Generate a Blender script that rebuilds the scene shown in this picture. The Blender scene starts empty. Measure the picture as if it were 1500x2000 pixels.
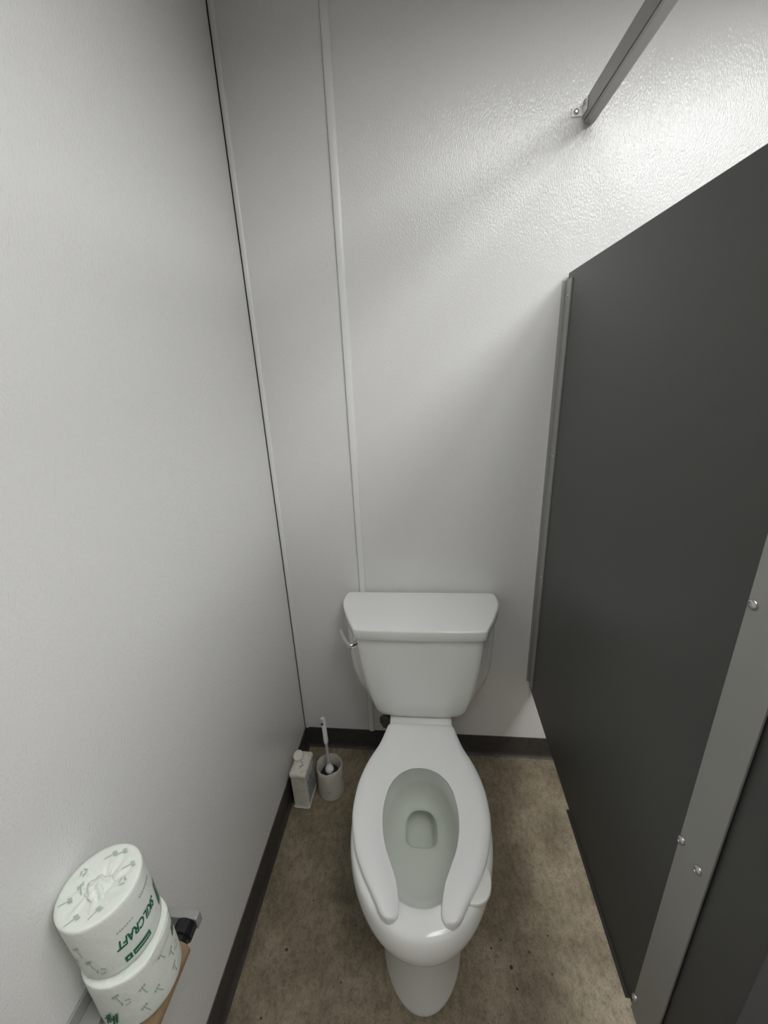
import bpy, bmesh, math, random
from mathutils import Vector, Matrix
PI = math.pi
random.seed(7)
scene = bpy.context.scene
COL = scene.collection

# ------------------------------------------------------------------ camera
F_PX, PITCH, YAW, ROLL = 800.47, -0.3372, 0.1112, 0.0441
cam_d = bpy.data.cameras.new('camera')
cam = bpy.data.objects.new('camera', cam_d)
COL.objects.link(cam)
cam_d.sensor_fit = 'VERTICAL'
cam_d.sensor_height = 36.0
cam_d.lens = 36.0 * F_PX / 2000.0
cam_d.clip_start = 0.01
# camera axes (x right, y forward, z up) -> world, then to Blender camera axes
Rz = Matrix.Rotation(YAW, 3, 'Z'); Rx = Matrix.Rotation(PITCH, 3, 'X'); Ry = Matrix.Rotation(ROLL, 3, 'Y')
R = Rz @ Rx @ Ry
B = Matrix(((1, 0, 0), (0, 0, -1), (0, 1, 0)))          # blender cam axes in (right, fwd, up)
cam.matrix_world = Matrix.Translation((0.5277, -1.3159, 1.5394)) @ (R @ B).to_4x4()
scene.camera = cam

# ------------------------------------------------------------------ world, light level
w = bpy.data.worlds.new('world'); scene.world = w; w.use_nodes = True
w.node_tree.nodes['Background'].inputs[0].default_value = (0.9, 0.93, 1.0, 1)
w.node_tree.nodes['Background'].inputs[1].default_value = 0.02
scene.view_settings.view_transform = 'Standard'
scene.view_settings.look = 'None'
scene.view_settings.gamma = 1.0
scene.view_settings.use_curve_mapping = False
scene.view_settings.exposure = 0.30
LAMP_STRENGTH = (10.5, 7.5)       # the fixture over the stall is dimmer
LAMP_W = 0.56
scene.cycles.max_bounces = 16; scene.cycles.diffuse_bounces = 10
LAMPS = (('white ceiling light nearer the right wall, beyond the partition', 1.60, -1.20, 'lamp_diffuser'), ('white ceiling light over the stall opening', 0.98, -1.32, 'lamp_diffuser_dim'))
CEIL = 2.50
ROOM_X, ROOM_Y = 2.45, -3.40

# ------------------------------------------------------------------ materials
MATS = {}
def mat(name, col, rough=0.5, metal=0.0, coat=0.0, spec=0.5, bump=None, var=None, emit=None):
    """bump = (scale xyz, detail, strength, distance); var = (scale, colour2, low, high)"""
    m = bpy.data.materials.new(name); m.use_nodes = True
    nt = m.node_tree; bs = nt.nodes['Principled BSDF']
    bs.inputs['Base Color'].default_value = (*col, 1)
    bs.inputs['Roughness'].default_value = rough
    bs.inputs['Metallic'].default_value = metal
    bs.inputs['Coat Weight'].default_value = coat
    bs.inputs['Coat Roughness'].default_value = 0.04
    bs.inputs['Specular IOR Level'].default_value = spec
    tc = nt.nodes.new('ShaderNodeTexCoord')
    if bump:
        mp = nt.nodes.new('ShaderNodeMapping'); mp.inputs['Scale'].default_value = bump[0]
        nz = nt.nodes.new('ShaderNodeTexNoise'); nz.inputs['Scale'].default_value = 1.0
        nz.inputs['Detail'].default_value = bump[1]; nz.inputs['Roughness'].default_value = 0.55
        bp = nt.nodes.new('ShaderNodeBump'); bp.inputs['Strength'].default_value = bump[2]
        bp.inputs['Distance'].default_value = bump[3]
        nt.links.new(tc.outputs['Object'], mp.inputs[0]); nt.links.new(mp.outputs[0], nz.inputs['Vector'])
        nt.links.new(nz.outputs['Fac'], bp.inputs['Height']); nt.links.new(bp.outputs[0], bs.inputs['Normal'])
    if var:
        nz = nt.nodes.new('ShaderNodeTexNoise'); nz.inputs['Scale'].default_value = var[0]
        nz.inputs['Detail'].default_value = 5
        mr = nt.nodes.new('ShaderNodeMapRange'); mr.inputs[1].default_value = var[2]; mr.inputs[2].default_value = var[3]
        mx = nt.nodes.new('ShaderNodeMix'); mx.data_type = 'RGBA'
        mx.inputs['A'].default_value = (*col, 1); mx.inputs['B'].default_value = (*var[1], 1)
        nt.links.new(tc.outputs['Object'], nz.inputs['Vector']); nt.links.new(nz.outputs['Fac'], mr.inputs[0])
        nt.links.new(mr.outputs[0], mx.inputs['Factor']); nt.links.new(mx.outputs['Result'], bs.inputs['Base Color'])
    if emit:
        bs.inputs['Emission Color'].default_value = (*emit[0], 1); bs.inputs['Emission Strength'].default_value = emit[1]
    MATS[name] = m
    return m

mat('wall_panel_white', (0.77, 0.765, 0.755), 0.09, spec=0.42, bump=((330, 330, 145), 1.0, 1.0, 0.0011))
mat('trim_white', (0.80, 0.80, 0.79), 0.35)
mat('room_darkened', (0.34, 0.335, 0.33), 0.6)  # grey for the unseen walls, darkened to weaken light bounced from the front
mat('ceiling_white', (0.84, 0.84, 0.83), 0.9)
mat('gap_dark', (0.05, 0.045, 0.04), 0.9)
mat('base_rubber', (0.052, 0.046, 0.042), 0.5, var=(40, (0.036, 0.031, 0.028), 0.4, 0.7))
mat('porcelain', (0.88, 0.89, 0.865), 0.11)
mat('seat_plastic', (0.90, 0.905, 0.895), 0.16)
mat('tab_plastic', (0.84, 0.84, 0.81), 0.3)
mat('chrome', (0.85, 0.83, 0.81), 0.1, 1.0)
mat('old_brass', (0.16, 0.14, 0.11), 0.4, 0.7)
mat('partition_dark', (0.066, 0.067, 0.061), 0.42, bump=((500, 500, 500), 2.0, 0.12, 0.001))
mat('partition_strip', (0.05, 0.05, 0.047), 0.45)
mat('brushed_aluminium', (0.42, 0.42, 0.40), 0.48, 0.55, bump=((800, 800, 60), 1.0, 0.06, 0.0005))
mat('rail_aluminium', (0.36, 0.36, 0.345), 0.45, 0.5, bump=((60, 20, 900), 1.0, 0.05, 0.0005))
mat('bracket_aluminium', (0.92, 0.92, 0.92), 0.3, 0.0)
mat('screw_steel', (0.55, 0.54, 0.52), 0.25, 0.9)
mat('pilaster_grey', (0.12, 0.12, 0.125), 0.5, 0.2)
mat('paper', (0.80, 0.83, 0.78), 0.75, var=(18, (0.74, 0.79, 0.73), 0.45, 0.7), bump=((90, 90, 60), 3.0, 0.35, 0.003))
mat('ink_green', (0.012, 0.135, 0.075), 0.6)
mat('ink_pale', (0.40, 0.48, 0.41), 0.7)
mat('ink_white', (0.72, 0.78, 0.72), 0.7)
mat('cardboard', (0.30, 0.20, 0.115), 0.85, var=(120, (0.25, 0.165, 0.095), 0.4, 0.65))
mat('black_plastic', (0.012, 0.012, 0.013), 0.22)
mat('holder_grey', (0.40, 0.40, 0.39), 0.42, 0.35)
mat('jug_plastic', (0.66, 0.64, 0.57), 0.45, var=(45, (0.50, 0.47, 0.40), 0.50, 0.72))
mat('cap_plastic', (0.74, 0.72, 0.64), 0.45)
mat('label_blue', (0.33, 0.34, 0.38), 0.6, var=(70, (0.52, 0.52, 0.53), 0.45, 0.6))
mat('label_ink', (0.16, 0.17, 0.24), 0.6)
mat('stain_dark', (0.06, 0.055, 0.045), 0.8)
mat('cup_plastic', (0.56, 0.53, 0.47), 0.5, var=(35, (0.33, 0.29, 0.23), 0.55, 0.8))
mat('bristle_black', (0.010, 0.010, 0.016), 0.6)
mat('brush_white', (0.80, 0.80, 0.80), 0.35)
mat('brush_grey', (0.45, 0.45, 0.45), 0.4)
mat('dirt', (0.05, 0.038, 0.026), 0.9)
mat('lamp_baffle', (0.35, 0.35, 0.35), 0.5)
mat('lamp_diffuser', (0.9, 0.9, 0.9), 0.6, emit=((0.98, 0.99, 0.98), LAMP_STRENGTH[0]))
mat('lamp_diffuser_dim', (0.9, 0.9, 0.9), 0.6, emit=((0.98, 0.99, 0.98), LAMP_STRENGTH[1]))

def floor_material():
    m = bpy.data.materials.new('floor_vinyl'); m.use_nodes = True; nt = m.node_tree
    bs = nt.nodes['Principled BSDF']; bs.inputs['Roughness'].default_value = 0.42
    tc = nt.nodes.new('ShaderNodeTexCoord')
    def noise(s, d, r=0.6, stretch=None):
        n = nt.nodes.new('ShaderNodeTexNoise'); n.inputs['Scale'].default_value = s
        n.inputs['Detail'].default_value = d; n.inputs['Roughness'].default_value = r
        src = tc.outputs['Object']
        if stretch:
            mp = nt.nodes.new('ShaderNodeMapping'); mp.inputs['Scale'].default_value = stretch
            nt.links.new(src, mp.inputs[0]); src = mp.outputs[0]
        nt.links.new(src, n.inputs['Vector']); return n.outputs['Fac']
    def ramp(f, stops):
        r = nt.nodes.new('ShaderNodeValToRGB'); e = r.color_ramp.elements
        e[0].position, e[0].color = stops[0][0], (*stops[0][1], 1)
        e[1].position, e[1].color = stops[-1][0], (*stops[-1][1], 1)
        for p, c in stops[1:-1]:
            x = e.new(p); x.color = (*c, 1)
        nt.links.new(f, r.inputs[0]); return r.outputs[0]
    def mix(a, b, f, mode='MIX'):
        x = nt.nodes.new('ShaderNodeMix'); x.data_type = 'RGBA'; x.blend_type = mode
        nt.links.new(a, x.inputs['A']); nt.links.new(b, x.inputs['B'])
        if isinstance(f, float): x.inputs['Factor'].default_value = f
        else: nt.links.new(f, x.inputs['Factor'])
        return x.outputs['Result']
    base = ramp(noise(9, 4), [(0.30, (0.200, 0.166, 0.116)), (0.5, (0.270, 0.228, 0.164)), (0.72, (0.345, 0.297, 0.220))])
    fleck = ramp(noise(1, 4, 0.7, (330, 150, 200)), [(0.33, (0.45, 0.43, 0.40)), (0.46, (0.92, 0.91, 0.88)), (0.66, (1.12, 1.1, 1.06))])
    c = mix(base, fleck, 0.95, 'MULTIPLY')
    blot = ramp(noise(1, 5, 0.7, (70, 38, 50)), [(0.36, (0.62, 0.60, 0.56)), (0.56, (1.05, 1.05, 1.04))])
    c = mix(c, blot, 0.8, 'MULTIPLY')
    worn = ramp(noise(5.5, 6, 0.65), [(0.38, (0.62, 0.58, 0.52)), (0.6, (1, 1, 1))])
    c = mix(c, worn, 0.65, 'MULTIPLY')
    sp = nt.nodes.new('ShaderNodeTexVoronoi'); sp.inputs['Scale'].default_value = 55
    nt.links.new(tc.outputs['Object'], sp.inputs['Vector'])
    spr = ramp(sp.outputs['Distance'], [(0.03, (0.4, 0.36, 0.3)), (0.09, (1, 1, 1))])
    c = mix(c, spr, 0.8, 'MULTIPLY')
    nt.links.new(c, bs.inputs['Base Color'])
    MATS['floor_vinyl'] = m
floor_material()

def water_material():
    m = bpy.data.materials.new('water'); m.use_nodes = True; nt = m.node_tree
    nt.nodes.remove(nt.nodes['Principled BSDF'])
    out = nt.nodes['Material Output']
    tr = nt.nodes.new('ShaderNodeBsdfTransparent'); tr.inputs[0].default_value = (0.955, 0.975, 0.95, 1)
    gl = nt.nodes.new('ShaderNodeBsdfGlossy'); gl.inputs['Roughness'].default_value = 0.02
    fr = nt.nodes.new('ShaderNodeFresnel'); fr.inputs['IOR'].default_value = 1.33
    mx = nt.nodes.new('ShaderNodeMixShader')
    tc = nt.nodes.new('ShaderNodeTexCoord')
    nz = nt.nodes.new('ShaderNodeTexNoise'); nz.inputs['Scale'].default_value = 60; nz.inputs['Detail'].default_value = 2
    bp = nt.nodes.new('ShaderNodeBump'); bp.inputs['Strength'].default_value = 0.25; bp.inputs['Distance'].default_value = 0.003
    nt.links.new(tc.outputs['Object'], nz.inputs['Vector']); nt.links.new(nz.outputs['Fac'], bp.inputs['Height'])
    nt.links.new(bp.outputs[0], gl.inputs['Normal']); nt.links.new(bp.outputs[0], fr.inputs['Normal'])
    nt.links.new(fr.outputs[0], mx.inputs[0]); nt.links.new(tr.outputs[0], mx.inputs[1]); nt.links.new(gl.outputs[0], mx.inputs[2])
    nt.links.new(mx.outputs[0], out.inputs['Surface'])
    MATS['water'] = m
water_material()

# ------------------------------------------------------------------ helpers
def link(name, bm, m, parent=None, smooth=False, bevel=0.0, seg=2, angle=40):
    bmesh.ops.recalc_face_normals(bm, faces=bm.faces[:])
    me = bpy.data.meshes.new(name); bm.to_mesh(me); bm.free()
    return link_mesh(name, me, m, parent, smooth, bevel, seg, angle)
def link_mesh(name, me, m, parent=None, smooth=False, bevel=0.0, seg=2, angle=40):
    me.materials.append(MATS[m])
    if smooth:
        me.polygons.foreach_set('use_smooth', [True] * len(me.polygons))
        try: me.set_sharp_from_angle(angle=math.radians(angle))
        except Exception: pass
    o = bpy.data.objects.new(name, me); COL.objects.link(o)
    if parent: o.parent = parent
    if bevel:
        b = o.modifiers.new('bevel', 'BEVEL'); b.width = bevel; b.segments = seg; b.limit_method = 'ANGLE'
        b.harden_normals = False
    return o
def box(bm, x0, x1, y0, y1, z0, z1):
    vs = [bm.verts.new((x, y, z)) for z in (z0, z1) for y in (y0, y1) for x in (x0, x1)]
    for f in ((0, 2, 3, 1), (4, 5, 7, 6), (0, 1, 5, 4), (2, 6, 7, 3), (0, 4, 6, 2), (1, 3, 7, 5)):
        bm.faces.new([vs[i] for i in f])
def boxo(name, m, b, parent=None, bevel=0.0, seg=2):
    bm = bmesh.new(); box(bm, *b)
    return link(name, bm, m, parent, bevel=bevel, seg=seg, smooth=bevel > 0)
def loft(bm, rings, cap0=True, cap1=True, closed=True):
    R_ = [[bm.verts.new(p) for p in r] for r in rings]
    n = len(R_[0])
    for a, b in zip(R_, R_[1:]):
        for i in range(n if closed else n - 1):
            j = (i + 1) % n
            bm.faces.new((a[i], a[j], b[j], b[i]))
    if cap0: bm.faces.new(R_[0][::-1])
    if cap1: bm.faces.new(R_[-1])
    return R_
def lathe(bm, prof, c=(0, 0), n=48, axis='z', cap0=True, cap1=True):
    rings = []
    for r, h in prof:
        ring = []
        for k in range(n):
            a = 2 * PI * k / n
            p = (c[0] + r * math.cos(a), c[1] + r * math.sin(a), h)
            ring.append(p)
        rings.append(ring)
    loft(bm, rings, cap0, cap1)
def orient(bm, origin, direction):
    """turn a z-axis shape built at 0 so that +z points along direction, then move it to origin"""
    q = Vector((0, 0, 1)).rotation_difference(Vector(direction).normalized())
    bmesh.ops.transform(bm, matrix=Matrix.Translation(origin) @ q.to_matrix().to_4x4(), verts=bm.verts[:])
def tube(bm, pts, rad, n=16, flat=None):
    """swept tube; rad number or list; flat=(a,b) elliptical section (side, up)"""
    rings = []
    P = [Vector(p) for p in pts]
    for i, p in enumerate(P):
        t = (P[min(i + 1, len(P) - 1)] - P[max(i - 1, 0)]).normalized()
        up = Vector((0, 0, 1)) if abs(t.z) < 0.9 else Vector((0, 1, 0))
        s = t.cross(up).normalized(); u = s.cross(t).normalized()
        r = rad[i] if isinstance(rad, (list, tuple)) else rad
        fa, fb = flat if flat else (1, 1)
        rings.append([p + s * (r * fa * math.cos(2 * PI * k / n)) + u * (r * fb * math.sin(2 * PI * k / n)) for k in range(n)])
    loft(bm, rings)
def catmull(pts, per=6, closed=False):
    out = []; n = len(pts)
    segs = n if closed else n - 1
    for i in range(segs):
        g = (lambda k: pts[k % n]) if closed else (lambda k: pts[min(max(k, 0), n - 1)])
        p0, p1, p2, p3 = g(i - 1), g(i), g(i + 1), g(i + 2)
        for s in range(per):
            t = s / per
            out.append(tuple(0.5 * (2 * b + (c - a) * t + (2 * a - 5 * b + 4 * c - d) * t * t + (3 * b - a - 3 * c + d) * t ** 3)
                             for a, b, c, d in zip(p0, p1, p2, p3)))
    if not closed: out.append(tuple(pts[-1]))
    return out
def thing(name, label, cat, loc=(0, 0, 0), rotz=0.0, group=None):
    o = bpy.data.objects.new(name, None); COL.objects.link(o)
    o.empty_display_size = 0.05; o.location = loc; o.rotation_euler = (0, 0, rotz)
    o['label'] = label; o['category'] = cat
    if group: o['group'] = group
    return o
def tag(o, label, cat, group=None):
    o['label'] = label; o['category'] = cat
    if group: o['group'] = group
    return o
def struct(o, label, cat):
    o['kind'] = 'structure'; o['label'] = label; o['category'] = cat
    return o
def structure_root(name, label, cat):
    o = thing(name, label, cat); o['kind'] = 'structure'; return o

# ------------------------------------------------------------------ the room
struct(boxo('floor', 'floor_vinyl', (-0.1, ROOM_X + 0.1, ROOM_Y - 0.1, 0.1, -0.06, 0.0)), 'worn mottled tan vinyl floor around the toilet', 'floor')
struct(boxo('ceiling', 'ceiling_white', (-0.1, ROOM_X + 0.1, ROOM_Y - 0.1, 0.1, CEIL, CEIL + 0.06)), 'plain white ceiling above the stall', 'ceiling')
struct(boxo('wall_right', 'room_darkened', (ROOM_X, ROOM_X + 0.1, ROOM_Y, 0.0, 0.0, CEIL)), 'grey wall on the far side of the partition, darkened to cut bounced light', 'wall')
struct(boxo('wall_front', 'room_darkened', (-0.1, ROOM_X + 0.1, ROOM_Y - 0.1, ROOM_Y, 0.0, CEIL)), 'grey wall behind the camera facing the toilet, darkened to cut bounced light', 'wall')
wb = structure_root('wall_back', 'white embossed panel wall behind the toilet tank', 'wall')
boxo('backing', 'gap_dark', (-0.1, ROOM_X + 0.1, 0.003, 0.1, 0.0, CEIL), wb)
boxo('wall_panel', 'wall_panel_white', (0.004, 0.2772, 0.0, 0.003, 0.0, CEIL), wb)
boxo('wall_panel', 'wall_panel_white', (0.2792, 1.5, 0.0, 0.003, 0.0, CEIL), wb)
boxo('wall_panel', 'wall_panel_white', (1.501, ROOM_X, 0.0, 0.003, 0.0, CEIL), wb)
wl = structure_root('wall_left', 'white embossed panel wall on the left of the stall', 'wall')
boxo('backing', 'gap_dark', (-0.1, -0.003, ROOM_Y, 0.003, 0.0, CEIL), wl)
boxo('wall_panel', 'wall_panel_white', (-0.003, 0.0, ROOM_Y, -0.0075, 0.0, CEIL), wl)
# batten over the panel joint: shallow trapezoid
def strip_z(name, prof, z0, z1, m, label):
    bm = bmesh.new(); loft(bm, [[(x, y, z) for x, y in prof] for z in (z0, z1)])
    return struct(link(name, bm, m, bevel=0.0006, smooth=True), label, 'trim')
strip_z('trim_1', [(0.2788, 0.0), (0.2790, -0.0062), (0.2815, -0.0072), (0.2955, -0.0072), (0.2995, -0.0050), (0.3010, 0.0)], 0.098, CEIL,
        'trim_white', 'narrow white vertical batten on the back wall above the tank')
strip_z('trim_2', [(0.0020, 0.0), (0.0020, -0.0050), (0.0045, -0.0062), (0.0140, -0.0062), (0.0165, -0.0045), (0.0165, 0.0)], 0.098, CEIL,
        'trim_white', 'white corner strip where the left and back walls meet')
# rubber cove base: section (off-wall, z)
COVE = [(0.0, 0.0), (0.0145, 0.0), (0.0145, 0.0022), (0.0105, 0.0055), (0.0070, 0.0105), (0.0050, 0.0180), (0.0042, 0.0280), (0.0038, 0.0935), (0.0030, 0.0965), (0.0, 0.0970)]
bm = bmesh.new(); loft(bm, [[(x, -d, z) for d, z in COVE] for x in (0.0, ROOM_X)])
struct(link('baseboard_back', bm, 'base_rubber', smooth=True), 'dark rubber cove baseboard along the back wall', 'baseboard')
bm = bmesh.new(); loft(bm, [[(d, y, z) for d, z in COVE] for y in (ROOM_Y, -0.0005)])
struct(link('baseboard_left', bm, 'base_rubber', smooth=True), 'dark rubber cove baseboard along the left wall', 'baseboard')

# ------------------------------------------------------------------ ceiling lamp (lights the place from beyond the partition)
def troffer(label, x, y, dm):
    cl = thing('ceiling_light', label, 'lamp', (x, y, CEIL), 0, 'ceiling lights')
    hw, hl = LAMP_W / 2, 0.60
    for b_ in ((-hw - .03, -hw, -hl - .03, hl + .03), (hw, hw + .03, -hl - .03, hl + .03), (-hw, hw, -hl - .03, -hl), (-hw, hw, hl, hl + .03)):
        boxo('frame_baffle', 'lamp_baffle', (*b_, -0.085, 0.0), cl)  # rails made deep and grey to hold light off the upper walls
    boxo('diffuser', dm, (-hw + .001, hw - .001, -hl + .001, hl - .001, -0.020, -0.008), cl)
for lab, x, y, dm in LAMPS: troffer(lab, x, y, dm)

# ------------------------------------------------------------------ partition
XP = 0.914
pt = thing('stall_partition', 'dark grey toilet stall partition with metal strips on the right', 'partition', (XP, 0, 0))
TH = 0.026
boxo('panel', 'partition_dark', (0.0, TH, -0.875, -0.011, 0.361, 1.762), pt, bevel=0.0015)
boxo('panel', 'partition_dark', (0.002, TH, -1.06, -0.885, 0.361, 1.762), pt, bevel=0.0015)
def screw_mesh():
    bm = bmesh.new()
    lathe(bm, [(0.0066, 0.0), (0.0066, 0.0012), (0.0058, 0.0030), (0.0040, 0.0044), (0.0034, 0.0046), (0.0030, 0.0030), (0.0008, 0.0030)], n=20)
    bmesh.ops.recalc_face_normals(bm, faces=bm.faces[:])
    me = bpy.data.meshes.new('screw'); bm.to_mesh(me); bm.free()
    me.materials.append(MATS['screw_steel']); me.polygons.foreach_set('use_smooth', [True] * len(me.polygons))
    try: me.set_sharp_from_angle(angle=math.radians(50))
    except Exception: pass
    return me
SCREW = screw_mesh()
def screw(parent, loc, rot, s=1.0):
    o = bpy.data.objects.new('screw', SCREW); COL.objects.link(o); o.parent = parent
    o.location = loc; o.rotation_euler = rot; o.scale = (s, s, s); return o
TO_LEFT = (0, -PI / 2, 0)       # +z of the screw -> -x
TO_FRONT = (PI / 2, 0, 0)       # +z -> -y
# wall bracket: angle, one leg on the panel face, one on the wall
bm = bmesh.new()
box(bm, -0.0036, -0.0002, -0.0505, -0.0005, 0.384, 1.745)
box(bm, -0.0120, -0.0036, -0.0025, -0.0005, 0.384, 1.745)
br = link('wall_bracket', bm, 'brushed_aluminium', pt)
br['label'] = 'brushed metal angle fixing the panel to the back wall'
for z in (1.704, 1.264, 0.850, 0.407): screw(br, (-0.0036, -0.0345, z), TO_LEFT, 0.72)
bm = bmesh.new(); box(bm, -0.0042, -0.0006, -0.912, -0.848, 0.363, 1.760)
js = link('joint_strip', bm, 'brushed_aluminium', pt, bevel=0.0008, smooth=True)
js['label'] = 'broad brushed metal strip over the panel joint'
for y, z in ((-0.8575, 1.2586), (-0.8965, 1.2586), (-0.8545, 0.8440), (-0.8945, 0.8450), (-0.8530, 0.4065), (-0.8945, 0.4065), (-0.8560, 1.66), (-0.8950, 1.66)):
    screw(js, (-0.0042, y, z), TO_LEFT, 1.05)
es = boxo('edge_strip', 'partition_strip', (-0.0055, 0.010, -0.833, -0.472, 0.3515, 0.3605), pt, bevel=0.0012)
boxo('pilaster', 'pilaster_grey', (-0.004, 0.030, -1.15, -1.003, 0.0, 2.0855), pt, bevel=0.001)

# ------------------------------------------------------------------ head rail
hr = thing('head_rail', 'grey aluminium head rail running out from the back wall', 'rail', (0.0, 0, 0))
# hollow section with a groove at the lower left edge
RAIL = [(0.9155, 2.1310), (0.9155, 2.0912), (0.9195, 2.0905), (0.9195, 2.0882), (0.9160, 2.0875), (0.9200, 2.0845), (0.9390, 2.0845),
        (0.9435, 2.0875), (0.9455, 2.0930), (0.9455, 2.1230), (0.9380, 2.1310)]
bm = bmesh.new(); loft(bm, [[(x, y, z) for x, z in RAIL] for y in (-0.006, -1.16)])
link('rail', bm, 'rail_aluminium', hr, smooth=True, angle=25)
mb = boxo('mounting_bracket', 'bracket_aluminium', (0.8870, 0.9150, -0.0032, -0.0004, 2.1020, 2.1200), hr, bevel=0.0006)
boxo('bracket_leg', 'bracket_aluminium', (0.9125, 0.9150, -0.030, -0.0034, 2.1020, 2.1290), mb, bevel=0.0005)
screw(mb, (0.8975, -0.0032, 2.1115), TO_FRONT, 0.95)
screw(mb, (0.9125, -0.0180, 2.1220), TO_LEFT, 0.9)

# ------------------------------------------------------------------ toilet (local: x right, -y towards the camera, d = distance from wall)
tl = thing('toilet', 'white two-piece toilet with open-front seat and no lid', 'toilet', (0.4985, 0, 0), math.radians(0.6))
N = 96
def egg(z, dm, W, df, db, nf=2.0, nb=2.2, n=N):
    ring = []
    for k in range(n):
        a = 2 * PI * k / n
        s, c = math.sin(a), math.cos(a)
        e = nf if c > 0 else nb
        x = W * math.copysign(abs(s) ** (2 / e), s)
        y = (df - dm if c > 0 else dm - db) * math.copysign(abs(c) ** (2 / e), c)
        ring.append((x, -(dm + y), z))
    return ring
bm = bmesh.new()
rings = [egg(0.0, .60, .1085, .764, .19, 2.0, 3), egg(.004, .60, .1095, .765, .19, 2.0, 3), egg(.014, .60, .1075, .763, .19, 2.0, 3), egg(.10, .60, .104, .758, .20, 2.0, 3),
         egg(.20, .59, .106, .757, .20, 2.0, 3), egg(.255, .575, .118, .766, .21, 2.0, 2.8), egg(.283, .565, .142, .782, .22, 2.0, 2.6),
         egg(.300, .555, .164, .796, .235, 2.05, 2.5), egg(.312, .55, .176, .804, .245, 2.05, 2.4), egg(.328, .55, .184, .8085, .25, 2.05, 2.3), egg(.350, .55, .1875, .809, .255, 2.05),
         egg(.372, .55, .187, .805, .26, 2.05), egg(.386, .55, .1845, .8005, .262, 2.05), egg(.3925, .55, .181, .7955, .266, 2.05), egg(.3960, .55, .176, .7885, .272, 2.05), egg(.3970, .55, .169, .781, .28, 2.05),
         egg(.3970, .55, .150, .760, .315, 2.05), egg(.3960, .55, .136, .747, .335, 2.05), egg(.3920, .55, .130, .741, .342, 2.05), egg(.384, .55, .1275, .738, .345, 2.05),
         egg(.366, .55, .1270, .737, .345, 2.05), egg(.34, .545, .1255, .733, .343), egg(.31, .535, .122, .718, .338), egg(.28, .52, .116, .692, .334),
         egg(.25, .50, .107, .655, .332), egg(.22, .475, .094, .605, .334), egg(.195, .45, .078, .552, .340), egg(.178, .432, .064, .512, .350, 2.4, 2.4),
         egg(.169, .424, .054, .487, .358, 3.2, 2.4), egg(.162, .42, .049, .477, .3635, 4.0, 2.4), egg(.150, .416, .048, .472, .360, 4, 2.4), egg(.136, .405, .049, .470, .338, 4, 2.4),
         egg(.112, .378, .050, .462, .285, 4, 2.4), egg(.086, .355, .048, .452, .240, 3.4, 2.4), egg(.066, .34, .040, .43, .235, 3, 2.4), egg(.060, .34, .014, .37, .31)]
loft(bm, rings)
# rear deck that carries the tank
def deck(z, hw, d0, d1, r):
    pts = []
    for cx, cy, a0 in ((hw - r, d1 - r, 0), (-(hw - r), d1 - r, 90), (-(hw - r), d0 + r, 180), (hw - r, d0 + r, 270)):
        for k in range(7):
            a = math.radians(a0 + 15 * k); pts.append((cx + r * math.cos(a), -(cy + r * math.sin(a)), z))
    return pts
loft(bm, [deck(.10, .080, .11, .30, .03), deck(.24, .088, .08, .31, .03), deck(.34, .100, .055, .32, .025), deck(.382, .106, .045, .32, .02), deck(.3925, .105, .046, .32, .02), deck(.3965, .101, .05, .318, .018)])
link('bowl', bm, 'porcelain', tl, smooth=True, angle=60)
bm = bmesh.new()
rw = egg(.252, .50, .109, .659, .330)
bm.faces.new([bm.verts.new(p) for p in rw])
o = link('water', bm, 'water', tl); o['label'] = 'still clear water standing in the bowl'
# seat
OUT = [(0, .2540), (.06, .2540), (.096, .2548), (.1085, .2625), (.1165, .290), (.1310, .337), (.1600, .400), (.1785, .465), (.1840, .522), (.1820, .568), (.1710, .616), (.1560, .657),
       (.1360, .694), (.1140, .727), (.1000, .748), (.0915, .7625), (.0820, .7730), (.0700, .7780)]
INN = [(0, .4110), (.022, .4135), (.040, .4200), (.055, .4290), (.068, .4410), (.080, .4560), (.092, .483), (.0995, .520), (.1015, .550), (.0985, .588), (.0885, .628), (.0725, .665),
       (.0575, .700), (.0500, .730), (.0475, .748), (.0480, .7630), (.0555, .7745), (.0700, .7780)]
o_ = catmull(OUT, 5); i_ = catmull(INN, 5)
half = list(zip(o_, i_))
full = [((-a[0], a[1]), (-b[0], b[1])) for a, b in half[::-1]] + half[1:]
K = 28
rings = []
zb, zt = 0.3985, 0.4215
for a, b in full:
    wd = math.dist(a, b)
    th_ = zt - zb
    hscale = min(1.0, (wd / 0.026 + 0.02)) ** 0.45 if wd < 0.026 else 1.0
    ring = []
    for k in range(K):
        ph = 2 * PI * k / K
        c, s = math.cos(ph), math.sin(ph)
        u = 0.5 - 0.5 * math.copysign(abs(c) ** (2 / 3.2), c)       # 0 outer .. 1 inner
        h = math.copysign(abs(s) ** (2 / (2.3 if s > 0 else 5)), s)
        base = 0.40 * th_
        z = zb + base + (h * (th_ - base) * hscale if h > 0 else h * base)
        if h > 0: z -= 0.0135 * max(0.0, (u - 0.22) / 0.78) ** 1.5 * min(1, wd / 0.08) * h
        ring.append((a[0] + (b[0] - a[0]) * u, -(a[1] + (b[1] - a[1]) * u), z))
    rings.append(ring)
bm = bmesh.new(); loft(bm, rings)
bmesh.ops.remove_doubles(bm, verts=bm.verts[:], dist=0.00005)
seat = link('seat', bm, 'seat_plastic', tl, smooth=True, angle=70)
seat['label'] = 'white open-front toilet seat'
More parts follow.
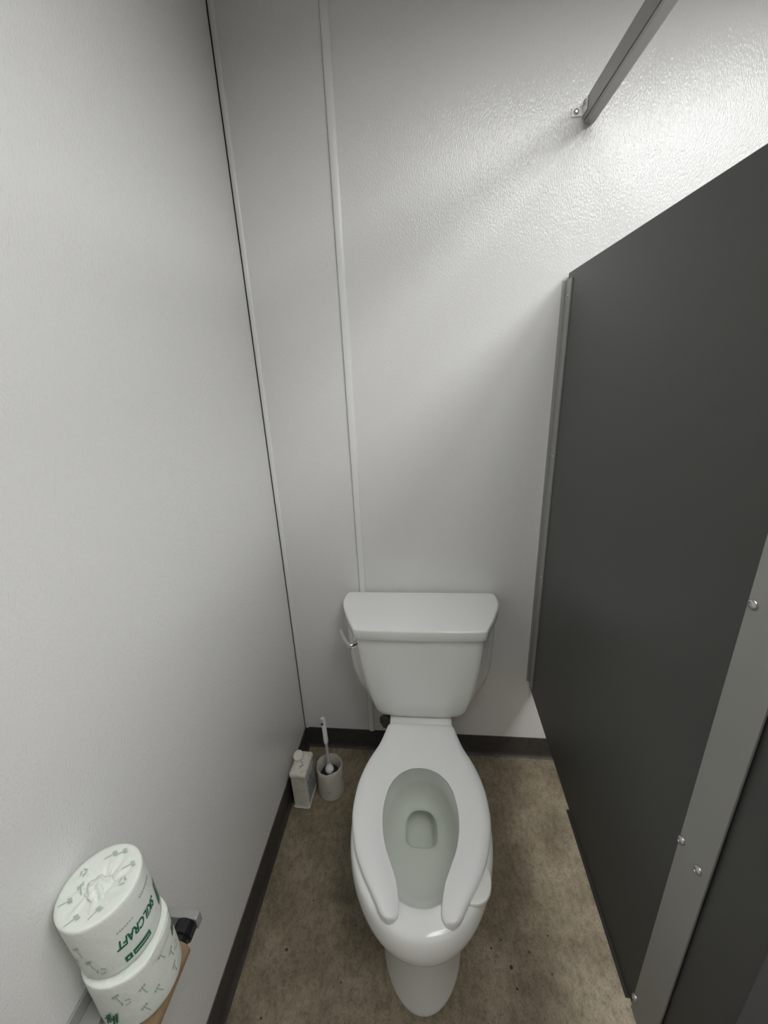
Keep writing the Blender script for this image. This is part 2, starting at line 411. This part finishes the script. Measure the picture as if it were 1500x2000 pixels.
# lift tab under the right side of the seat
tabp = catmull([(.120, .640), (.150, .648), (.1640, .668), (.1640, .692), (.1560, .714), (.1400, .7285), (.1180, .7330), (.104, .722)], 6, True)
bm = bmesh.new()
def inset(P, cx, cy, f): return [(cx + (x - cx) * f, cy + (y - cy) * f) for x, y in P]
prof = [(.3920, .90), (.3935, .97), (.3960, 1.0), (.4000, 1.0), (.4030, .96), (.4042, .88)]
loft(bm, [[(x, -y, z) for x, y in inset(tabp, .135, .69, f)] for z, f in prof])
link('lift_tab', bm, 'tab_plastic', seat, smooth=True)
# hinge posts bar between the seat and the deck
for s in (-1, 1):
    bm = bmesh.new(); lathe(bm, [(.011, .3960), (.011, .3995)], (s * .07, -.275), 20)
    link('hinge_bolt', bm, 'seat_plastic', tl, smooth=True)
# tank
def plan(z, wb_, wf_, d0, d1, ins=0.0):
    h = [(0, d0 + ins), (wb_ * .5, d0 + ins), (wb_ - .022 - ins, d0 + ins), (wb_ - .006 - ins, d0 + .006 + ins), (wb_ - ins, d0 + .022), (wb_ + .002 - ins, d0 + .06), (wb_ - .006 - ins, d0 + .10),
         (wb_ + (wf_ - wb_) * .50 - ins, d0 + (d1 - d0) * .70), (wf_ + (wb_ - wf_) * .16 - ins, d0 + (d1 - d0) * .895 - ins * .6), (wf_ - ins * .7, d1 - .0075 - ins), (wf_ - .028, d1 - .001 - ins), (wf_ * .5, d1 + .002 - ins), (0, d1 + .003 - ins)]
    hc = catmull(h, 5)
    ring = [(-x, -y, z) for x, y in hc] + [(x, -y, z) for x, y in hc[::-1][1:-1]]
    return ring
bm = bmesh.new()
T = [(.736, .256, .197, .016, .233, 0), (.70, .256, .195, .016, .233, 0), (.61, .254, .186, .016, .2315, 0), (.53, .249, .172, .017, .229, 0), (.47, .234, .158, .018, .2265, 0), (.43, .208, .147, .020, .224, 0), (.412, .192, .142, .021, .2225, .002),
     (.404, .185, .139, .022, .220, .006), (.4000, .178, .135, .024, .216, .012), (.3990, .16, .12, .03, .20, .02)]
loft(bm, [plan(*t) for t in T])
tank = link('tank', bm, 'porcelain', tl, smooth=True, angle=60)
tank['label'] = 'white ceramic cistern tapering towards the bowl'
bm = bmesh.new()
LID = [(.7325, .262, .201, .012, .240, .004), (.7335, .265, .204, .011, .243, .001), (.736, .266, .205, .011, .244, 0), (.7655, .267, .206, .010, .2445, 0)]
rl_ = [plan(*t) for t in LID]
def shrink(ring, e, z):          # pull a ring in by about e metres towards the lid's middle
    return [(x * (1 - e / .22), -.125 + (y + .125) * (1 - e / .115), z) for x, y, _ in ring]
rl_ += [shrink(rl_[-1], e, z) for e, z in ((.0006, .7682), (.0020, .7700), (.0045, .7712), (.009, .7718), (.03, .7720), (.08, .7721))]
loft(bm, rl_)
lid = link('tank_lid', bm, 'porcelain', tl, smooth=True, angle=60)
lid['label'] = 'white ceramic tank lid with rounded front corners'
# spud gasket between tank and deck
bm = bmesh.new(); lathe(bm, [(.045, .3962), (.045, .3994)], (0, -.12), 32); link('gasket', bm, 'black_plastic', tl, smooth=True)
# flush lever on the left front corner
bm = bmesh.new()
tube(bm, catmull([(-.196, -.215, .7020), (-.211, -.2300, .7015), (-.2195, -.2345, .7010), (-.2290, -.2265, .7010), (-.2440, -.2040, .7015), (-.2580, -.1780, .7025), (-.2660, -.1600, .7030)], 4),
     [.0090] * 8 + [.0105] * 8 + [.0115] * 8 + [.0110], 16, (0.5, 1.0))
lev = link('flush_lever', bm, 'chrome', tl, smooth=True); lev['label'] = 'chrome flush lever on the left of the tank'
bm = bmesh.new(); lathe(bm, [(.013, 0), (.013, .003), (.010, .006)], n=24); orient(bm, (-.2115, -.2010, .7020), (-.85, -.52, 0))
link('escutcheon', bm, 'chrome', lev, smooth=True)

# ------------------------------------------------------------------ water supply valve behind the toilet
sv = thing('supply_valve', 'dark water shut-off valve behind the left of the toilet', 'valve', (0.366, 0, 0.213))
bm = bmesh.new(); lathe(bm, [(.0, 0), (.024, 0), (.026, .002), (.020, .006), (.010, .007)], n=32, cap0=False); orient(bm, (0, -.0045, 0), (0, -1, 0))
link('wall_flange', bm, 'old_brass', sv, smooth=True)
bm = bmesh.new(); tube(bm, [(0, -.006, 0), (0, -.062, 0)], .009, 16); tube(bm, [(0.0, -.045, 0), (0.0, -.045, .028)], .008, 16)
link('valve_body', bm, 'old_brass', sv, smooth=True)
bm = bmesh.new()
hp = []
for k in range(40):
    a = 2 * PI * k / 40; hp.append((1 + 0.06 * math.cos(8 * a), a))
loft(bm, [[(.030 * f * r * math.cos(a) * .8, .030 * f * r * math.sin(a), z) for r, a in hp] for z, f in ((0, .8), (.002, 1), (.009, 1), (.012, .8))])
orient(bm, (-.006, -.060, 0), (-.35, -1, 0.1)); link('handle', bm, 'old_brass', sv, smooth=True)
bm = bmesh.new(); tube(bm, catmull([(0, -.045, .026), (0.002, -.047, .08), (0.0, -.07, .13), (0.002, -.085, .1845)], 6), .0055, 12)
link('supply_hose', bm, 'old_brass', sv, smooth=True)

# ------------------------------------------------------------------ brush cup and toilet brush
CUP = (.1505, -.1960)
bm = bmesh.new(); rng = random.Random(3)
n = 56; rows = [(.0475, 0.0), (.0500, .003), (.0497, .05), (.0485, .10), (.0480, .130), (.0455, .133), (.0435, .130), (.0440, .06), (.0435, .008)]
rings = []
for j, (r, z) in enumerate(rows):
    ring = []
    for k in range(n):
        a = 2 * PI * k / n
        wob = 0.0010 * math.sin(3 * a + 1) + 0.0006 * math.sin(7 * a)
        dz = (0.0008 * math.sin(5 * a + .4) + 0.0009 * math.sin(13 * a) + rng.uniform(-.0006, .0006)) if 4 <= j <= 6 else 0
        ring.append(((r + (wob if j >= 3 and j <= 6 else 0)) * math.cos(a), (r + (wob if 3 <= j <= 6 else 0)) * math.sin(a), z + dz))
    rings.append(ring)
loft(bm, rings)
cup = thing('brush_cup', 'dirty cream plastic cup holding a toilet brush', 'cup', (*CUP, 0))
link('cup_body', bm, 'cup_plastic', cup, smooth=True)
bm = bmesh.new()
tube(bm, [(.0500 * math.cos(a), .0500 * math.sin(a), z) for a, z in [(0.10, .118), (0.02, .105), (-0.10, .093), (-0.20, .083), (-0.28, .078), (-.33, .082)]], .0008, 6)
link('hair', bm, 'stain_dark', cup, smooth=True)
head = Vector((.1505, -.1970, .110)); tip = Vector((.1390, -.1700, .3225))
ax = (tip - head).normalized()
tb = thing('toilet_brush', 'white-handled toilet brush with black bristles standing in the cup', 'brush', (head.x, head.y, 0.014))
off = -Vector((head.x, head.y, 0.014))
Lh = (tip - head).length
def along(t): return head + ax * t + off
bm = bmesh.new(); tube(bm, [along(t) for t in (.02, .06, .10, .118)], [.0072, .0058, .0056, .0060], 14); link('shaft', bm, 'brush_grey', tb, smooth=True)
bm = bmesh.new()
tube(bm, [along(t) for t in (.112, .116, .125, .17, .22, Lh - .020, Lh - .008, Lh - .002, Lh)], [.0060, .0082, .0088, .0084, .0086, .0090, .0086, .0062, .002], 18)
hd = link('handle', bm, 'brush_white', tb, smooth=True)
bm = bmesh.new(); lathe(bm, [(.0050, 0), (.0050, .0035)], n=18); orient(bm, along(Lh - .0135) + Vector((-.0030, -.0068, 0)), (-.40, -.9, -.1)); link('hanging_hole', bm, 'stain_dark', hd, smooth=True)
bm = bmesh.new(); lathe(bm, [(.004, -.012), (.0150, -.010), (.0165, -.002), (.0150, .006), (.0105, .012), (.0075, .020), (.007, .026)], n=28); orient(bm, along(.0), ax)
link('collar', bm, 'brush_white', tb, smooth=True)
# bristles: many thin spikes, nobody counts them
bm = bmesh.new(); rb = random.Random(11)
cen = Vector((0, 0, .066))
for k in range(1700):
    u, v = rb.random(), rb.random()
    th, ph = 2 * PI * u, math.acos(1 - 2 * v)
    d = Vector((math.sin(ph) * math.cos(th), math.sin(ph) * math.sin(th), math.cos(ph) * .8))
    L = .0405 * rb.uniform(.86, 1.0)
    p1 = cen + Vector((d.x * L, d.y * L, d.z * .038)); p0 = cen + d * .006
    s = d.cross(Vector((.3, .5, .8))).normalized() * .0011; q = d.cross(s).normalized() * .0011
    a = [bm.verts.new(p0 + s), bm.verts.new(p0 - s * .5 + q), bm.verts.new(p0 - s * .5 - q)]; e = bm.verts.new(p1)
    for i in range(3): bm.faces.new((a[i], a[(i + 1) % 3], e))
core = bmesh.ops.create_icosphere(bm, subdivisions=3, radius=1)['verts']
for v in core: v.co = cen + Vector((v.co.x * .0370, v.co.y * .0370, v.co.z * .0270))
br_ = link('bristles', bm, 'bristle_black', tb); br_['kind'] = 'stuff'

# ------------------------------------------------------------------ cleaner jug
jg = thing('cleaner_jug', 'white rectangular plastic cleaner jug against the left wall', 'bottle', (0.0565, -0.2305, 0), math.radians(-2))
JS = 1.07
def rrect(hx, hy, r, z, cx=0, cy=0, n=6):
    r = min(r, hx, hy); P = []
    for sx, sy, a0 in ((1, 1, 0), (-1, 1, 90), (-1, -1, 180), (1, -1, 270)):
        for k in range(n + 1):
            a = math.radians(a0 + 90 * k / n); P.append((cx + sx * (hx - r) + r * math.cos(a), cy + sy * (hy - r) + r * math.sin(a), z))
    return P
bm = bmesh.new()
jug_rings = [rrect(.0275, .0470, .006, 0), rrect(.0310, .0505, .008, .0025), rrect(.0318, .0512, .008, .007), rrect(.0312, .0505, .008, .0095), rrect(.0296, .0488, .008, .0115), rrect(.0290, .0482, .008, .016), rrect(.0290, .0482, .008, .140), rrect(.0296, .0488, .008, .1445),
          rrect(.0312, .0505, .009, .1470), rrect(.0314, .0507, .009, .1570), rrect(.0300, .0490, .009, .1610), rrect(.0265, .045, .010, .1645), rrect(.020, .034, .012, .1680, -.003, .006), rrect(.0165, .020, .016, .1715, -.008, .012)]
loft(bm, [[(x, y, z * JS) for x, y, z in r] for r in jug_rings])
link('jug_body', bm, 'jug_plastic', jg, smooth=True, angle=50)
bm = bmesh.new(); m_ = 40
loft(bm, [[((r + (.0006 if k % 2 else 0) * g) * math.cos(2 * PI * k / m_), (r + (.0006 if k % 2 else 0) * g) * math.sin(2 * PI * k / m_), z) for k in range(m_)]
          for r, z, g in ((.0150, -.010, 0), (.0150, .0020, 0), (.0192, .0025, 0), (.0192, .0060, 0), (.0182, .0066, 1), (.0182, .0190, 1), (.0168, .0212, 0), (.0125, .0214, 0), (.0120, .0202, 0), (.001, .0202, 0))])
orient(bm, (-.0085, .016, .1700 * JS), (-.20, -.38, .90))
link('cap', bm, 'cap_plastic', jg, smooth=True, angle=35)
bm = bmesh.new()
loft(bm, [[(.0291, -.038, .022), (.0291, .038, .022), (.0291, .038, .132), (.0291, -.038, .132)], [(.0296, -.038, .022), (.0296, .038, .022), (.0296, .038, .132), (.0296, -.038, .132)]])
lb = link('label_sticker', bm, 'label_blue', jg); lb['label'] = 'faded bluish paper sticker on the side of the jug'
bm = bmesh.new(); rl = random.Random(5)
for k in range(9):
    z = .030 + .0105 * k; y0 = -.033 + rl.uniform(0, .006); y1 = rl.uniform(.012, .033)
    vs = [bm.verts.new(p) for p in ((.02975, y0, z), (.02975, y1, z), (.02975, y1, z + .004), (.02975, y0, z + .004))]; bm.faces.new(vs)
link('printed_lines', bm, 'label_ink', lb)['kind'] = 'stuff'
bm = bmesh.new()
for (x0, y0, x1, y1, r) in ((.004, -.030, .010, -.012, .0014), (.010, -.012, .003, -.003, .0012), (.008, -.018, .020, -.015, .0011), (-.002, -.020, .006, -.022, .0008)):
    tube(bm, [(x0, y0, (.1684 + (y0 + .028) * .22) * JS), ((x0 + x1) / 2 + .001, (y0 + y1) / 2, (.1684 + ((y0 + y1) / 2 + .028) * .22) * JS), (x1, y1, (.1684 + (y1 + .028) * .22) * JS)], [r * .3, r, r * .3], 6, (1, .25))
link('stain', bm, 'stain_dark', jg, smooth=True)

# ------------------------------------------------------------------ paper holder on the left wall
HY0, HY1 = -1.125, -0.888
ph = thing('paper_holder', 'grey metal toilet paper holder on the left wall', 'paper holder', (0, 0, 0.60))
boxo('back_plate', 'holder_grey', (0.0003, 0.0045, HY0, HY1, -0.035, 0.060), ph, bevel=0.001)
boxo('ledge', 'holder_grey', (0.0045, 0.034, HY0 + .012, HY1 - .012, 0.020, 0.0355), ph, bevel=0.001)
for y0, y1 in ((HY1 - 0.014, HY1), (HY0, HY0 + 0.014)):
    bm = bmesh.new()
    loft(bm, [[(x, y, z) for x, z in ((0.0045, -.030), (0.060, -.016), (0.1080, -0.008), (0.1095, -0.006), (0.1095, 0.0175), (0.1080, 0.0195), (0.0045, 0.0195))] for y in (y0, y1)])
    link('arm', bm, 'holder_grey', ph, bevel=0.0012, smooth=True)
SX, SZ = 0.0900, 0.0050
bm = bmesh.new(); tube(bm, [(SX, HY1 - .0145, SZ), (SX, HY1 - .034, SZ), (SX, HY1 - .036, SZ), (SX, HY0 + .030, SZ), (SX, HY0 + .028, SZ), (SX, HY0 + .0145, SZ)], [.0185, .0185, .0150, .0150, .0185, .0185], 28)
link('spindle', bm, 'black_plastic', ph, smooth=True)
ct = thing('cardboard_tube', 'empty brown cardboard tube on the holder below the wrapped rolls', 'cardboard tube', (SX, (HY0 + HY1) / 2 - .004, 0.60 + SZ - 0.0050))
bm = bmesh.new(); lt = .078
rings = []
for y, r in ((-lt, .0205), (-lt, .0217), (lt, .0217), (lt, .0205), (-lt, .0205)):
    rings.append([(r * math.cos(2 * PI * k / 40), y, r * math.sin(2 * PI * k / 40)) for k in range(40)])
loft(bm, rings, False, False); bmesh.ops.remove_doubles(bm, verts=bm.verts[:], dist=1e-6)
link('tube_wall', bm, 'cardboard', ct, smooth=True)

# ------------------------------------------------------------------ wrapped paper rolls
ROLL_H = 0.1105
def paper_roll(label, c, z0, r0, seed, folds):
    rt = thing('wrapped_paper_roll', label, 'toilet paper', (c[0], c[1], z0), 0, 'wrapped paper rolls stacked on the holder')
    rg = random.Random(seed); n = 120
    ph_ = [rg.uniform(0, 2 * PI) for _ in range(12)]
    def wr(a): return .45 * math.sin(9 * a + ph_[0]) + .35 * math.sin(17 * a + ph_[1]) + .3 * math.sin(26 * a + ph_[2]) + .2 * math.sin(41 * a + ph_[3])
    def sd(a): return .6 * math.sin(2 * a + ph_[4]) + .5 * math.sin(5 * a + ph_[5])
    rows = [(.40, .004), (.75, .0016), (.93, .0006), (.985, .0018), (1, .006), (1, .03), (.998, .06), (1, ROLL_H - .030), (1, ROLL_H - .006), (.994, ROLL_H - .0018), (.976, ROLL_H - .0003), (.90, ROLL_H), (.78, ROLL_H - .0002), (.62, ROLL_H - .001), (.48, ROLL_H - .002), (.36, ROLL_H - .0025), (.28, ROLL_H - .005), (.22, ROLL_H - .010), (.12, ROLL_H - .016)]
    rings = []
    for j, (f, z) in enumerate(rows):
        ring = []
        for k in range(n):
            a = 2 * PI * k / n
            top = max(0.0, min(1.0, (0.96 - f) / .35)) if j > 9 else 0.0
            r = r0 * f
            dz = wr(a + (1 - f) * .7) * .0026 * top * max(0, min(1, (f - .20) / .25))
            if 3 < j < 10: r += sd(a) * .0005 * folds + wr(a) * .00025 * (j % 2) * folds
            ring.append((r * math.cos(a), r * math.sin(a), z + dz))
        rings.append(ring)
    bm = bmesh.new(); loft(bm, rings)
    body = link('wrapper', bm, 'paper', rt, smooth=True, angle=80)
    # crumpled tuft of paper pushed into the core
    bm = bmesh.new(); ang = rg.uniform(0, 6)
    bmesh.ops.create_icosphere(bm, subdivisions=4, radius=1)
    for v in bm.verts:
        p = v.co.normalized()
        q = 1 + .12 * math.sin(7 * p.x + 5 * p.y + ph_[6]) + .09 * math.sin(11 * p.y - 6 * p.z + ph_[7]) + .06 * math.sin(15 * p.x - 9 * p.z + ph_[8])
        v.co = Vector((p.x * .0175 * q + .001, p.y * .0150 * q - .004, ROLL_H - .003 + p.z * .0095 * q))
    link('paper_tuft', bm, 'paper', body, smooth=True, angle=180)
    return rt, body
def on_cyl(pts2, r, a0, z0):
    """flat (s, h) -> cylinder: s metres along increasing angle"""
    return [(r * math.cos(a0 + s / r), r * math.sin(a0 + s / r), z0 + h) for s, h in pts2]
def cyl_quad(bm, r, a_deg0, a_deg1, z0, z1, n=8, shear=0.0):
    A = [math.radians(a_deg0 + (a_deg1 - a_deg0) * i / n) for i in range(n + 1)]
    lo = [bm.verts.new((r * math.cos(a), r * math.sin(a), z0)) for a in A]
    hi = [bm.verts.new((r * math.cos(a + shear), r * math.sin(a + shear), z1)) for a in A]
    for i in range(n): bm.faces.new((lo[i], lo[i + 1], hi[i + 1], hi[i]))
def text_mesh(body_text, size, shear=0.0, bold=0.0):
    cu = bpy.data.curves.new('lettering', 'FONT'); cu.body = body_text; cu.size = size; cu.shear = shear; cu.offset = bold
    cu.resolution_u = 3
    to = bpy.data.objects.new('lettering_source', cu); COL.objects.link(to)
    dg = bpy.context.evaluated_depsgraph_get(); dg.update()
    me = bpy.data.meshes.new_from_object(to.evaluated_get(dg))
    bpy.data.objects.remove(to); bpy.data.curves.remove(cu)
    return me
def wrap_text(parent, txt, m, r, a_start, a_end, zc, hgt, shear=0.25, bold=0.0):
    """upside-down lettering: starts at a_start (deg) and runs towards smaller angles"""
    me = text_mesh(txt, 0.02, shear, bold)
    xs = [v.co.x for v in me.vertices]; ys = [v.co.y for v in me.vertices]
    x0, x1, y0, y1 = min(xs), max(xs), min(ys), max(ys)
    tb_ = bmesh.new(); tb_.from_mesh(me)
    bmesh.ops.remove_doubles(tb_, verts=tb_.verts[:], dist=1e-6)
    for _ in range(4):
        bmesh.ops.triangulate(tb_, faces=tb_.faces[:])
        le = [e for e in tb_.edges if e.calc_length() > .0016]
        if not le: break
        bmesh.ops.subdivide_edges(tb_, edges=le, cuts=1)
    bmesh.ops.triangulate(tb_, faces=tb_.faces[:])
    tb_.to_mesh(me); tb_.free()
    for v in me.vertices:
        t = (v.co.x - x0) / (x1 - x0); h = (v.co.y - y0) / (y1 - y0)
        a = math.radians(a_start + (a_end - a_start) * t)
        v.co = (r * math.cos(a), r * math.sin(a), zc + (0.5 - h) * hgt)
    me.materials.clear()
    return link_mesh('lettering', me, m, parent)
def leaf_marks(bm, r, spots, s=0.006):
    """pale fern-like and looped marks printed on the side of the wrapper"""
    for a_d, z, kind, rot in spots:
        a0 = math.radians(a_d)
        def quad(p):
            c, sn = math.cos(rot), math.sin(rot)
            P = [((x * c - y * sn) * s, (x * sn + y * c) * s) for x, y in p]
            bm.faces.new([bm.verts.new(q) for q in on_cyl(P, r, a0, z)])
        if kind == 0:
            quad([(-.12, -2.2), (.12, -2.2), (.10, .4), (-.10, .4)])
            for k in (-.55, 0, .55): quad([(k - .16, .3 + .25 * k), (k + .16, .3 + .25 * k), (k + .30, 1.3 + .25 * k), (k - .02, 1.3 + .25 * k)])
            quad([(-.9, .62), (.9, .95), (.9, 1.15), (-.9, .82)])
        else:
            for i in range(9):
                if i in (2, 5, 8): continue
                b0, b1 = 2 * PI * i / 9, 2 * PI * (i + .9) / 9
                quad([(1.1 * math.cos(b0), 1.1 * math.sin(b0)), (1.1 * math.cos(b1), 1.1 * math.sin(b1)), (.72 * math.cos(b1), .72 * math.sin(b1)), (.72 * math.cos(b0), .72 * math.sin(b0))])
def top_marks(bm, z, spots, s=0.006):
    for x, y, kind, rot in spots:
        c, sn = math.cos(rot), math.sin(rot)
        def quad(p): bm.faces.new([bm.verts.new((x + (u * c - v * sn) * s, y + (u * sn + v * c) * s, z)) for u, v in p])
        if kind == 0:
            quad([(-.12, -1.8), (.12, -1.8), (.10, .4), (-.10, .4)])
            for k in (-.55, 0, .55): quad([(k - .16, .3 + .25 * k), (k + .16, .3 + .25 * k), (k + .30, 1.3 + .25 * k), (k - .02, 1.3 + .25 * k)])
        else:
            for i in range(3):
                b0, b1 = 2 * PI * i / 3, 2 * PI * (i + .72) / 3
                quad([(1.1 * math.cos(b0), 1.1 * math.sin(b0)), (1.1 * math.cos(b1), 1.1 * math.sin(b1)), (.65 * math.cos(b1), .65 * math.sin(b1)), (.65 * math.cos(b0), .65 * math.sin(b0))])

Z_LOW = 0.6362
LOWC, LOWR = (.0700, -.9860), .0570
UPC, UPR = (.0640, -.9825), .0542
# lower roll
rt, bd = paper_roll('lower of the two wrapped paper rolls, resting on the holder', LOWC, Z_LOW, LOWR, 21, 1.0)
bm = bmesh.new(); R1 = LOWR + .0011
for a, z in ((33, .092), (27, .092), (21, .092)): cyl_quad(bm, R1, a, a + 3.2, z - .018, z + .014, 2, math.radians(6))
for k in range(4): cyl_quad(bm, R1, -100 + 5 * k, -97 + 5 * k, .022 + .004 * (k % 2), .046 + .004 * (k % 2), 1, math.radians(5))
cyl_quad(bm, R1, -101, -82, .033, .037, 4)
link('logo_stripes', bm, 'ink_green', bd)['kind'] = 'stuff'
bm = bmesh.new()
leaf_marks(bm, R1, [(-62, .068, 1, .3), (-40, .070, 0, .2), (-8, .088, 0, .3), (8, .062, 0, .2), (22, .050, 1, .2), (-25, .040, 0, .35), (-70, .085, 0, .2), (-45, .030, 0, .3), (5, .030, 0, .1)], .0062)
link('printed_marks', bm, 'ink_pale', bd)['kind'] = 'stuff'
# a loose fold of wrapper standing off the rim
bm = bmesh.new()
fold = []
for t in range(13):
    a = math.radians(-22 + 62 * t / 12); e = math.sin(PI * t / 12)
    fold.append([(LOWR * .99 * math.cos(a), LOWR * .99 * math.sin(a), ROLL_H - .022), ((LOWR + .0035 * e + .001) * math.cos(a), (LOWR + .0035 * e + .001) * math.sin(a), ROLL_H - .010),
                 ((LOWR + .003 * e) * math.cos(a), (LOWR + .003 * e) * math.sin(a), ROLL_H - .001 + .008 * e), ((LOWR - .001) * math.cos(a), (LOWR - .001) * math.sin(a), ROLL_H - .002 + .007 * e), ((LOWR - .003) * math.cos(a), (LOWR - .003) * math.sin(a), ROLL_H - .008)])
loft(bm, fold, False, False, False); link('wrapper_fold', bm, 'paper', bd, smooth=True)
# upper roll
Z_UP = Z_LOW + ROLL_H + .0036
rt, bd = paper_roll('upper of the two wrapped paper rolls, showing green lettering and tucked top', UPC, Z_UP, UPR, 34, .6)
rt.rotation_euler = (0, math.radians(-3.4), 0)
R2 = UPR + .0010
zc = .800 - Z_UP
wrap_text(bd, 'SKILCRAFT', 'ink_green', R2, 19, -48, zc, .0165, .30, .0006)
bm = bmesh.new()
cyl_quad(bm, R2, -33, -6, .0130, .0235, 10); cyl_quad(bm, R2, -44, -35, .0130, .0235, 4)
gb = link('printed_box', bm, 'ink_green', bd)
bm = bmesh.new()
for k in range(10): cyl_quad(bm, R2 + .0004, -31.0 + 2.3 * k, -29.6 + 2.3 * k, .0172, .0193, 1)
cyl_quad(bm, R2 + .0004, -41, -38.2, .0168, .0198, 2)
link('printed_box_text', bm, 'ink_white', gb)['kind'] = 'stuff'
bm = bmesh.new()
for k in range(3): cyl_quad(bm, R2, 26.5 + 5 * k, 29.7 + 5 * k, .020, .058, 3, math.radians(7))
link('logo_stripes', bm, 'ink_green', bd)['kind'] = 'stuff'
bm = bmesh.new()
leaf_marks(bm, R2, [(-92, .070, 0, .25), (-84, .040, 0, .25), (-74, .022, 1, .2), (-105, .040, 0, .2)], .0060)
for k in range(9): cyl_quad(bm, R2, 28 - 3.4 * k, 26 - 3.4 * k, .0835 + .0004 * (k % 3), .0885, 1)
for k in range(7): cyl_quad(bm, R2, -18 - 3.4 * k, -20.2 - 3.4 * k, .0715, .0745, 1)
link('printed_marks', bm, 'ink_pale', bd)['kind'] = 'stuff'
bm = bmesh.new()
top_marks(bm, ROLL_H + .0022, [(-.008, .036, 0, -.9), (.006, .040, 0, -1.0), (.030, .024, 0, -1.0), (.034, .004, 1, .2), (-.022, -.008, 0, .8), (.022, -.032, 0, -.5), (-.004, -.042, 0, -.7), (-.030, -.024, 0, -1.0), (-.034, .012, 1, .8)], .0055)
link('printed_marks', bm, 'ink_pale', bd)['kind'] = 'stuff'

# ------------------------------------------------------------------ dirt specks on the floor
bm = bmesh.new(); rd = random.Random(9)
spots = [(.1235, -.668, .0042), (.745, -.655, .005), (.752, -.695, .0035), (.697, -.62, .003), (.727, -.60, .0028), (.80, -.62, .003), (.85, -.66, .0026), (.86, -.58, .0028), (.17, -.55, .0026), (.10, -.80, .003), (.84, -.76, .0025), (.82, -.35, .0022), (.22, -.30, .0025), (.29, -.72, .0024), (.31, -.60, .0022), (.66, -.80, .0022)]
for x, y, r in spots:
    m_ = 7
    loft(bm, [[(x + r * f * rd.uniform(.7, 1.2) * math.cos(2 * PI * k / m_), y + r * f * rd.uniform(.7, 1.2) * math.sin(2 * PI * k / m_), z) for k in range(m_)] for z, f in ((0.0, 1), (.0009, .6))])
ds = link('dirt_specks', bm, 'dirt'); ds['kind'] = 'stuff'; ds['label'] = 'small dark dirt specks scattered on the tan floor'; ds['category'] = 'dirt'
